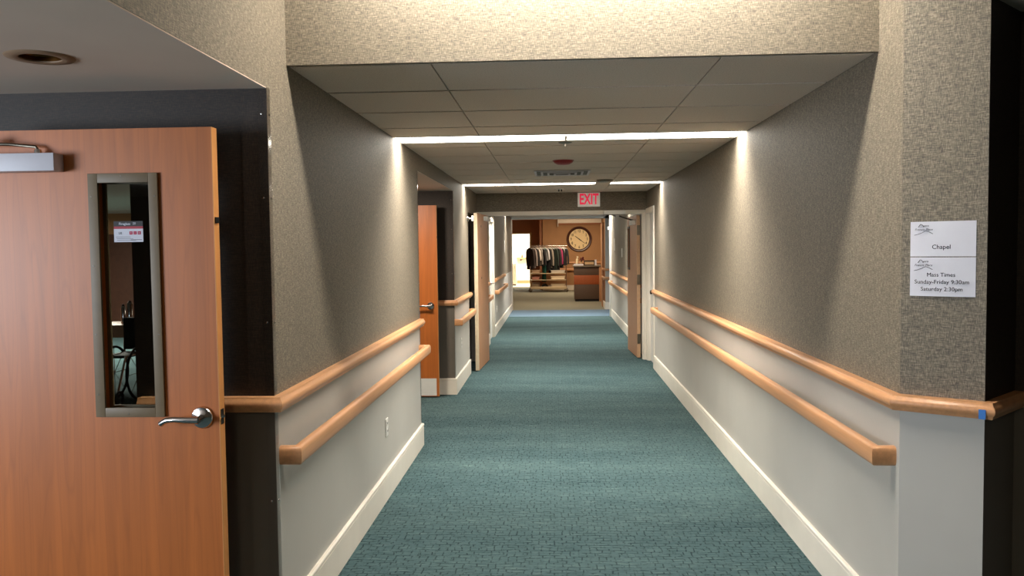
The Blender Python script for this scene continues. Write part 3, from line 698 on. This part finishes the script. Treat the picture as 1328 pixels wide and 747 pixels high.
base('baseboard_back_left', [[(-.95, 33.4), (-.44, 33.4)]], 1, 'pale baseboard beside the bright doorway')
struct(MB().box(-3.3, .1, 36.58, 36.6, 0, .14).build('baseboard_bright_room', plain('tan_vinyl_base', (150, 128, 90), .6)), 'tan base strip in the bright room', 'baseboard')
up_b = thing('bumper_rail', (.75, 30.7, .97), 'slim upper rail on the tan back wall behind the reception desk', 'rail')
MB().sweep([(-.40, 30.7), (1.85, 30.7)], UP, 1).build('rail', RAIL, up_b, smooth=40)
t = thing('handrail', (.75, 30.7, .72), 'wide handrail on the tan back wall between clothes rack and desk', 'rail')
MB().sweep([(-.40, 30.62), (1.85, 30.62)], lowprof(.715, .80, .05), 1).build('rail', RAIL, t, smooth=40)
for x in (-.2, .6, 1.5): MB().box(x-.02, x+.02, 30.62, 30.7, .74, .78).build('bracket', STEEL, t)
# clock
CC = (.91, 30.66, 1.868)
t = thing('wall_clock', CC, 'large round wall clock with cream face and dark wooden rim', 'clock')
MB().lathe([(.455, .04), (.462, .0), (.44, -.035), (.40, -.03), (.372, -.005), (.372, .01)], CC, (0, 1, 0), 56).build('rim', CLOCKR, t, smooth=40)
MB().lathe([(.375, .012), (.375, .004)], CC, (0, 1, 0), 56).build('face', CLOCKF, t)
for n in range(1, 13):
    a = math.radians(n*30)
    text('numeral', str(n), INK, t, (CC[0]+.295*math.sin(a), CC[1]+.001, CC[2]+.295*math.cos(a)), (1, 0, 0), .14, 'CENTER', 0, .002, xs=.8, bold=.002)
def hand(nm, ang, ln, tail, wd, y):
    a = math.radians(ang); u = Vector((math.sin(a), 0, math.cos(a))); p = Vector((math.cos(a), 0, -math.sin(a))); c = Vector((CC[0], y, CC[2]))
    poly = [c-u*tail-p*wd, c-u*tail+p*wd, c+u*ln*.8+p*wd*.7, c+u*ln, c+u*ln*.8-p*wd*.7]
    n = len(poly); MB().add(poly+[q+Vector((0, -.004, 0)) for q in poly], [tuple(range(n)), tuple(range(n, 2*n))]+[(i, (i+1) % n, (i+1) % n+n, i+n) for i in range(n)]).build(nm, INK, t)
hand('hour_hand', 307, .20, .10, .015, CC[1]-.004); hand('minute_hand', 127, .29, .08, .010, CC[1]-.010)
MB().lathe([(.02, 0), (.016, -.02)], CC, (0, 1, 0), 16).build('hub', INK, t)
# valance
t = thing('cream_valance', (.9, 30.6, 2.45), 'long cream valance box high on the tan wall above the clock', 'valance')
MB().box(.145, 1.78, 30.52, 30.699, 2.455, 2.60).build('board', CREAM, t, bevel=.006)
MB().box(.125, .145, 30.50, 30.699, 2.33, 2.60).build('end_bracket', CREAM, t, bevel=.004)
MB().box(.16, 1.76, 30.60, 30.699, 2.40, 2.455).build('roller', BROWND, t)
# bright room contents
t = thing('wall_shelf', (-1.33, 36.4, 1.1), 'small wooden ledge inside the bright doorway', 'shelf')
MB().box(-1.66, -1.2, 36.35, 36.599, 1.08, 1.15).build('board', OAKPALE, t, bevel=.008)
MB().box(-1.5, -1.45, 36.40, 36.599, 1.0, 1.08).build('bracket', STEEL, t)
t = thing('bottle', (-1.42, 36.46, 1.15), 'small brown bottle on the ledge inside the bright doorway', 'bottle')
MB().lathe([(.03, 0), (.032, .01), (.03, .09), (.013, .12), (.013, .15)], (-1.42, 36.46, 1.15), (0, 0, 1), 14).build('body', BRASS, t, smooth=40)
MB().lathe([(.015, .15), (.015, .17)], (-1.42, 36.46, 1.15), (0, 0, 1), 12).build('cap', BLACKM, t)
t = thing('white_cabinet', (-1.75, 35.0, 0), 'white low cabinet just inside the bright doorway', 'cabinet')
MB().box(-2.15, -1.60, 34.7, 35.25, .05, .92).build('carcass', WHITE, t, bevel=.006)
dd = MB().box(-2.13, -1.62, 34.68, 34.70, .10, .90).build('door', WHITE, t, bevel=.004)
MB().tube([(-1.66, 34.66, .70), (-1.66, 34.66, .82)], .006, 8).build('handle', CHROME, dd)
MB().box(-2.12, -1.63, 34.74, 35.25, 0, .05).build('plinth', GRID, t)
# reception desk
t = thing('reception_desk', (.93, 24.2, 0), 'dark brown reception desk with an orange wood band', 'desk')
Y = 24.2
MB().box(.572, 1.285, Y+.02, Y+.70, .07, 1.01).build('carcass', DESKD, t)
MB().box(.565, 1.285, Y, Y+.02, .765, 1.01).build('front_panel', DESKD, t, bevel=.003)
tag(MB().box(.560, 1.285, Y-.006, Y+.02, .495, .762).build('front_panel', DESKO, t, bevel=.003), 'orange brown wood band')
MB().box(.565, 1.285, Y, Y+.02, .07, .492).build('front_panel', DESKD, t, bevel=.003)
MB().box(.59, 1.285, Y+.03, Y+.69, 0, .07).build('plinth', BLACKM, t)
MB().box(1.287, 1.345, Y-.02, Y+.70, 0, 1.01).build('end_panel', OAKPALE, t, bevel=.003)
MB().box(.535, 1.375, Y-.05, Y+.72, 1.01, 1.045).build('countertop', plain('grey_laminate', (120, 112, 100), .35), t, bevel=.004)
Z = 1.045
t = thing('paper_stack', (.69, Y+.12, Z), 'white stack of papers on the left of the desk', 'papers')
for i in range(4): MB().box(.555+.006*(i % 2), .825+.005*(i % 3), Y-.03, Y+.26, Z+.012*i, Z+.012*i+.011).build('sheaf', PAPER, t)
t = thing('figurine', (.655, Y+.3, Z), 'small pale figurine standing behind the papers on the desk', 'figurine')
MB().lathe([(.045, 0), (.048, .015), (.032, .08), (.040, .15), (.030, .19), (.014, .205)], (.655, Y+.33, Z), (.05, 0, 1), 16).build('body', plain('pale_ceramic', (232, 214, 176), .35), t, smooth=50)
MB().lathe([(.004, .20), (.026, .215), (.030, .24), (.022, .262), (.004, .27)], (.663, Y+.33, Z), (.05, 0, 1), 14).build('head', plain('pale_ceramic_b', (236, 220, 186), .35), t, smooth=50)
t = thing('flower_pot', (.79, Y+.36, Z), 'little pot of dark red flowers on the desk', 'flowers')
MB().lathe([(.035, 0), (.045, .08), (.042, .085)], (.78, Y+.36, Z), (0, 0, 1), 16).build('pot', plain('glazed_pot', (190, 160, 120), .4), t, smooth=50)
for i in range(9):
    a = random.uniform(0, 6.28); r = random.uniform(.01, .075); p = (.80+r*math.cos(a)+.02, Y+.36+r*math.sin(a), Z+random.uniform(.15, .24))
    MB().tube([(.78, Y+.36, Z+.08), p], .003, 5).build('stem', plain('stem_green', (50, 62, 36), .6) if i == 0 else bpy.data.materials['stem_green'], t)
    MB().lathe([(.006, -.015), (.024, -.006), (.028, .004), (.016, .016), (.003, .018)], p, (random.uniform(-.4, .4), -.5, 1), 9).build('blossom', plain('dark_red_petal', (96, 18, 26), .6) if i == 0 else bpy.data.materials['dark_red_petal'], t, smooth=60)
t = thing('letter_tray', (1.0, Y+.15, Z), 'black framed letter tray in the middle of the desk', 'tray')
m = MB().box(.85, 1.16, Y, Y+.018, Z+.115, Z+.145).box(.85, .872, Y, Y+.018, Z, Z+.115).box(1.138, 1.16, Y, Y+.018, Z, Z+.115).box(.85, 1.16, Y, Y+.018, Z, Z+.025)
m.build('frame', BLACKM, t, bevel=.003)
MB().box(.872, 1.138, Y+.010, Y+.016, Z+.025, Z+.115).build('panel', plain('beige_panel', (186, 158, 122), .5), t)
MB().box(.85, 1.16, Y+.018, Y+.28, Z, Z+.012).build('bottom', BLACKM, t)
t = thing('card_holder', (1.2, Y+.2, Z), 'upright white card behind the tray on the desk', 'card')
MB().box(1.165, 1.225, Y+.2, Y+.206, Z, Z+.165).build('card', PAPER, t); MB().box(1.16, 1.23, Y+.18, Y+.24, Z, Z+.01).build('foot', PAPER, t)
# clothes rack
RY = 29.5
t = thing('clothes_rack', (-.2, RY, 0), 'wheeled chrome clothes rack with shelves, full of clothes', 'rack')
for x in (-.86, .41):
    for y in (RY-.22, RY+.22):
        MB().tube([(x, y, .1), (x, y, .92 if y < RY else .92)], .016, 10).build('post', CHROME, t, smooth=60)
        c = MB().torus((x, y, .072), .056, .016, (.5, 1, 0), 20, 8).build('caster', STEEL, t, smooth=60)
        MB().lathe([(.02, -.012), (.02, .012)], (x, y, .072), (.5, 1, 0), 14).build('hub', CHROME, c)
    MB().tube([(x, RY-.22, .9), (x, RY+.22, .9)], .014, 10).build('cross_bar', CHROME, t, smooth=60)
    MB().tube([(x, RY, .9), (x, RY, 1.63)], .016, 10).build('upright', CHROME, t, smooth=60)
MB().tube([(-.9, RY, 1.63), (.45, RY, 1.63)], .015, 10).build('hanging_rail', CHROME, t, smooth=60)
SHELFM = plain('shelf_pale_metal', (196, 176, 144), .4, .3)
for z in (.14, .43, .66): MB().box(-.86, .41, RY-.23, RY+.23, z-.012, z+.012).build('shelf', SHELFM, t, bevel=.004)
MB().box(-.86, .41, RY-.24, RY-.225, .11, .2).build('kick_rail', SHELFM, t, bevel=.004)
def binn(x0, x1, z, h, col, label):
    b = thing('storage_bin', ((x0+x1)/2, RY, z), label, 'bin', 'bins on the clothes rack')
    mt = plain('bin_'+label.split()[0], col, .5)
    w_ = .012; y0, y1 = RY-.2, RY+.18
    MB().box(x0, x1, y0, y1, z, z+.012).box(x0, x0+w_, y0, y1, z, z+h).box(x1-w_, x1, y0, y1, z, z+h).box(x0, x1, y0, y0+w_, z, z+h).box(x0, x1, y1-w_, y1, z, z+h).build('tub', mt, b)
    MB().box(x0-.012, x1+.012, y0-.012, y0, z+h-.02, z+h).build('lip', mt, b, bevel=.003)
binn(-.13, .36, .443, .12, (226, 206, 176), 'cream wide bin on the middle shelf of the rack, right side')
binn(-.13, .36, .153, .13, (200, 184, 158), 'beige wide bin on the bottom shelf of the rack, right side')
binn(-.80, -.54, .443, .10, (190, 130, 116), 'pinkish small bin on the middle shelf of the rack, left side')
binn(-.80, -.52, .673, .11, (178, 150, 124), 'tan small bin on the top shelf of the rack, left side')
binn(-.80, -.56, .153, .12, (160, 140, 112), 'dull small bin on the bottom shelf of the rack, left side')
binn(-.13, .36, .673, .10, (206, 196, 182), 'greyish wide bin on the top shelf of the rack, right side')
t = thing('dark_bag', (-.35, RY-.02, .153), 'dark lumpy bag on the bottom shelf of the rack', 'bag')
MB().lathe([(.02, 0), (.11, .01), (.12, .06), (.09, .11), (.03, .14)], (-.35, RY-.02, .153), (0, 0, 1), 16).build('body', RUBBER, t, smooth=60)
MB().torus((-.35, RY-.02, .30), .035, .006, (0, 1, 0), 16, 6).build('strap', RUBBER, t, smooth=60)

FAB = {}
def fabric(c):
    if c not in FAB:
        FAB[c] = plain('cloth_%d' % len(FAB), c, .9, 0, .18, 40)
    return FAB[c]
def garment(x, col, length, half, thick, rot, label, cat, sleeves=True, sleeve_col=None):
    g = thing('hanging_'+cat.replace(' ', '_'), (x, RY, 1.655), label, cat, 'clothes on the rack', None, rot, True)
    m = MB(); n = 14; rings = []
    prof = [(-.085, .04, .03), (-.105, .09, .036), (-.17, half*.92, thick*.8), (-.25, half, thick), (-length*.6, half*.92, thick*1.1), (-length, half*1.06, thick*1.25)]
    for k, (z, hw, tk) in enumerate(prof):
        rings.append([(tk*math.sin(2*math.pi*i/n)*(1+.25*math.sin(5*2*math.pi*i/n+k)*(k > 2)), hw*math.cos(2*math.pi*i/n), z) for i in range(n)])
    m.loft(rings); b = m.build('body', fabric(col), g, smooth=60)
    if sleeves:
        for s in (-1, 1):
            MB().tube([(0, s*half*.80, -.13), (.005, s*(half+.02), -.22), (.02, s*(half+.045), -.45), (.03, s*(half+.03), -min(.72, length*.95))], [.026, .034, .034, .030], 10).build('sleeve', fabric(sleeve_col or col), g, smooth=60)
    hk = MB().tube([(0, -.19, -.135), (0, 0, -.075), (0, .19, -.135)], .009, 6).build('hanger', WHITE, g)
    MB().tube([(0, 0, -.075), (0, 0, -.02), (0, .012, .015), (0, -.004, .030), (0, -.022, .016)], .004, 6).build('hook', CHROME, hk, smooth=60)
    return g
BLK = (26, 24, 26)
GS = [(-.87, (44, 34, 34), .70, .22, .045, .95, 'dark brown jacket at the left end of the rack', 'jacket', True),
      (-.77, (150, 138, 134), .66, .21, .045, 1.0, 'mauve grey cardigan second from the left on the rack', 'cardigan', True),
      (-.69, BLK, .62, .20, .04, .6, 'black jacket between the grey cardigan and the white shirt', 'jacket', True),
      (-.62, (216, 204, 196), .46, .19, .035, .8, 'white shirt toward the left of the rack', 'shirt', True),
      (-.56, (120, 112, 106), .58, .19, .04, .7, 'mid grey sweater just right of the white shirt', 'sweater', True),
      (-.50, (226, 220, 216), .40, .18, .035, .75, 'short white blouse left of the rack middle', 'blouse', False),
      (-.44, (38, 34, 38), .60, .19, .04, .5, 'charcoal top behind the short white blouse', 'blouse', True),
      (-.37, (18, 84, 74), 1.05, .14, .045, .9, 'long teal green dress hanging lowest on the rack', 'dress', False),
      (-.32, (186, 184, 188), .44, .19, .035, 1.0, 'light grey top in the middle of the rack', 'blouse', True),
      (-.24, BLK, .74, .20, .05, .7, 'long black coat in the middle of the rack', 'coat', True),
      (-.17, (132, 122, 112), .66, .18, .035, .55, 'grey brown sweater right of the long black coat', 'sweater', True),
      (-.10, (30, 28, 28), .84, .20, .05, .8, 'long black dress near the right of the rack', 'dress', False),
      (-.01, (34, 44, 38), .80, .21, .05, .8, 'very dark green coat left of the magenta top', 'coat', True),
      (.08, (32, 30, 30), .72, .20, .05, .9, 'black jacket just left of the magenta top', 'jacket', True),
      (.155, (142, 44, 84), .58, .17, .05, 1.0, 'magenta top near the right end of the rack', 'blouse', True),
      (.22, BLK, .66, .19, .04, .7, 'black jacket just right of the magenta top', 'jacket', True),
      (.29, (196, 190, 188), .46, .17, .03, .5, 'pale striped shirt peeping between black jackets on the right', 'shirt', False),
      (.34, (28, 28, 32), .58, .20, .045, 1.0, 'black jacket at the right end of the rack', 'jacket', True)]
for a in GS: garment(a[0], a[1], a[2]*1.22, a[3]*.92, a[4]*.62, .46+a[5]*.12, *a[6:])

# ------------------------------------------------------------------ dim dining room seen through the door glass
struct(MB().slab((-11, 16), (-3.4, 16), .1, 1.95, H).build('wall_dining', BROWNW), 'tan upper wall of the dim room seen through the door glass', 'wall')
struct(MB().slab((-11, 16), (-3.4, 16), .1, 0, 1.95).build('wall_dining', DARKW), 'dark wood lower wall of the dim room seen through the door glass', 'wall')
struct(MB().slab((-11, Y0+.1), (-11, 16), .1, 0, H).slab((-2.46, A0), (-2.46, 16), -.1, 0, H).build('wall_dining_side', BROWND), 'side walls of the dim room', 'wall')
c = struct(MB().box(-11, -1.2, Y0+.1, A0-.1, H, H+.05).box(-11, -2.46, A0-.1, 16, H, H+.05).build('ceiling', TILE), 'tile ceiling of the dim room seen through the door glass', 'ceiling')
CX, CY = -4.75, 9.4
t = thing('serving_counter', (CX, CY, 0), 'wooden counter in the dim room seen through the door glass', 'counter')
MB().box(CX-1.3, CX+.6, CY, CY+.5, .70, .75).build('worktop', OAKPALE, t, bevel=.006)
MB().box(CX-1.28, CX+.58, CY+.03, CY+.48, .60, .70).build('apron', OAKPALE, t)
for x in (-1.24, .50):
    for y in (.06, .42): MB().box(CX+x, CX+x+.05, CY+y, CY+y+.05, 0, .60).build('leg', DARKW, t)
for i, (dx, r, h) in enumerate(((-.37, .028, .19), (-.29, .034, .23), (-.21, .026, .17), (-.13, .036, .23))):
    u = thing('coffee_urn', (CX+dx, CY+.2, .75), ('leftmost', 'second from left', 'third, smallest', 'rightmost')[i]+' chrome canister on the dim counter behind the door glass', 'canister', 'canisters on the dim counter')
    MB().lathe([(r, 0), (r*1.05, .02), (r, h), (r*.6, h+.02)], (CX+dx, CY+.2, .75), (0, 0, 1), 16).build('body', CHROME, u, smooth=40)
    MB().lathe([(r*.6, h+.02), (r*.3, h+.04)], (CX+dx, CY+.2, .75), (0, 0, 1), 12).build('lid', BLACKM, u)
WX, WY = -4.62, 8.7
t = thing('wheelchair', (WX, WY, 0), 'dark folded wheelchair seen low through the door glass', 'wheelchair')
for s in (-1, 1):
    wl = MB().torus((WX+s*.14, WY, .30), .28, .014, (1, 0, 0), 32, 8).build('wheel', RUBBER, t, smooth=60)
    sp = MB()
    for k in range(8): a = math.pi*k/4; sp.tube([(WX+s*.14, WY, .30), (WX+s*.14, WY+.27*math.cos(a), .30+.27*math.sin(a))], .004, 5)
    sp.build('spokes', CHROME, wl)
    MB().torus((WX+s*.13, WY-.42, .09), .07, .014, (1, 0, 0), 20, 6).build('caster', RUBBER, t, smooth=60)
    MB().tube([(WX+s*.12, WY+.22, .9), (WX+s*.12, WY+.18, .5), (WX+s*.12, WY-.25, .5), (WX+s*.12, WY-.42, .16)], .012, 8).build('side_frame', CHROME, t, smooth=60)
MB().box(WX-.12, WX+.12, WY-.22, WY+.18, .48, .51).build('seat', RUBBER, t, bevel=.008)
MB().box(WX-.12, WX+.12, WY+.17, WY+.20, .53, .88).build('backrest', RUBBER, t, bevel=.008)
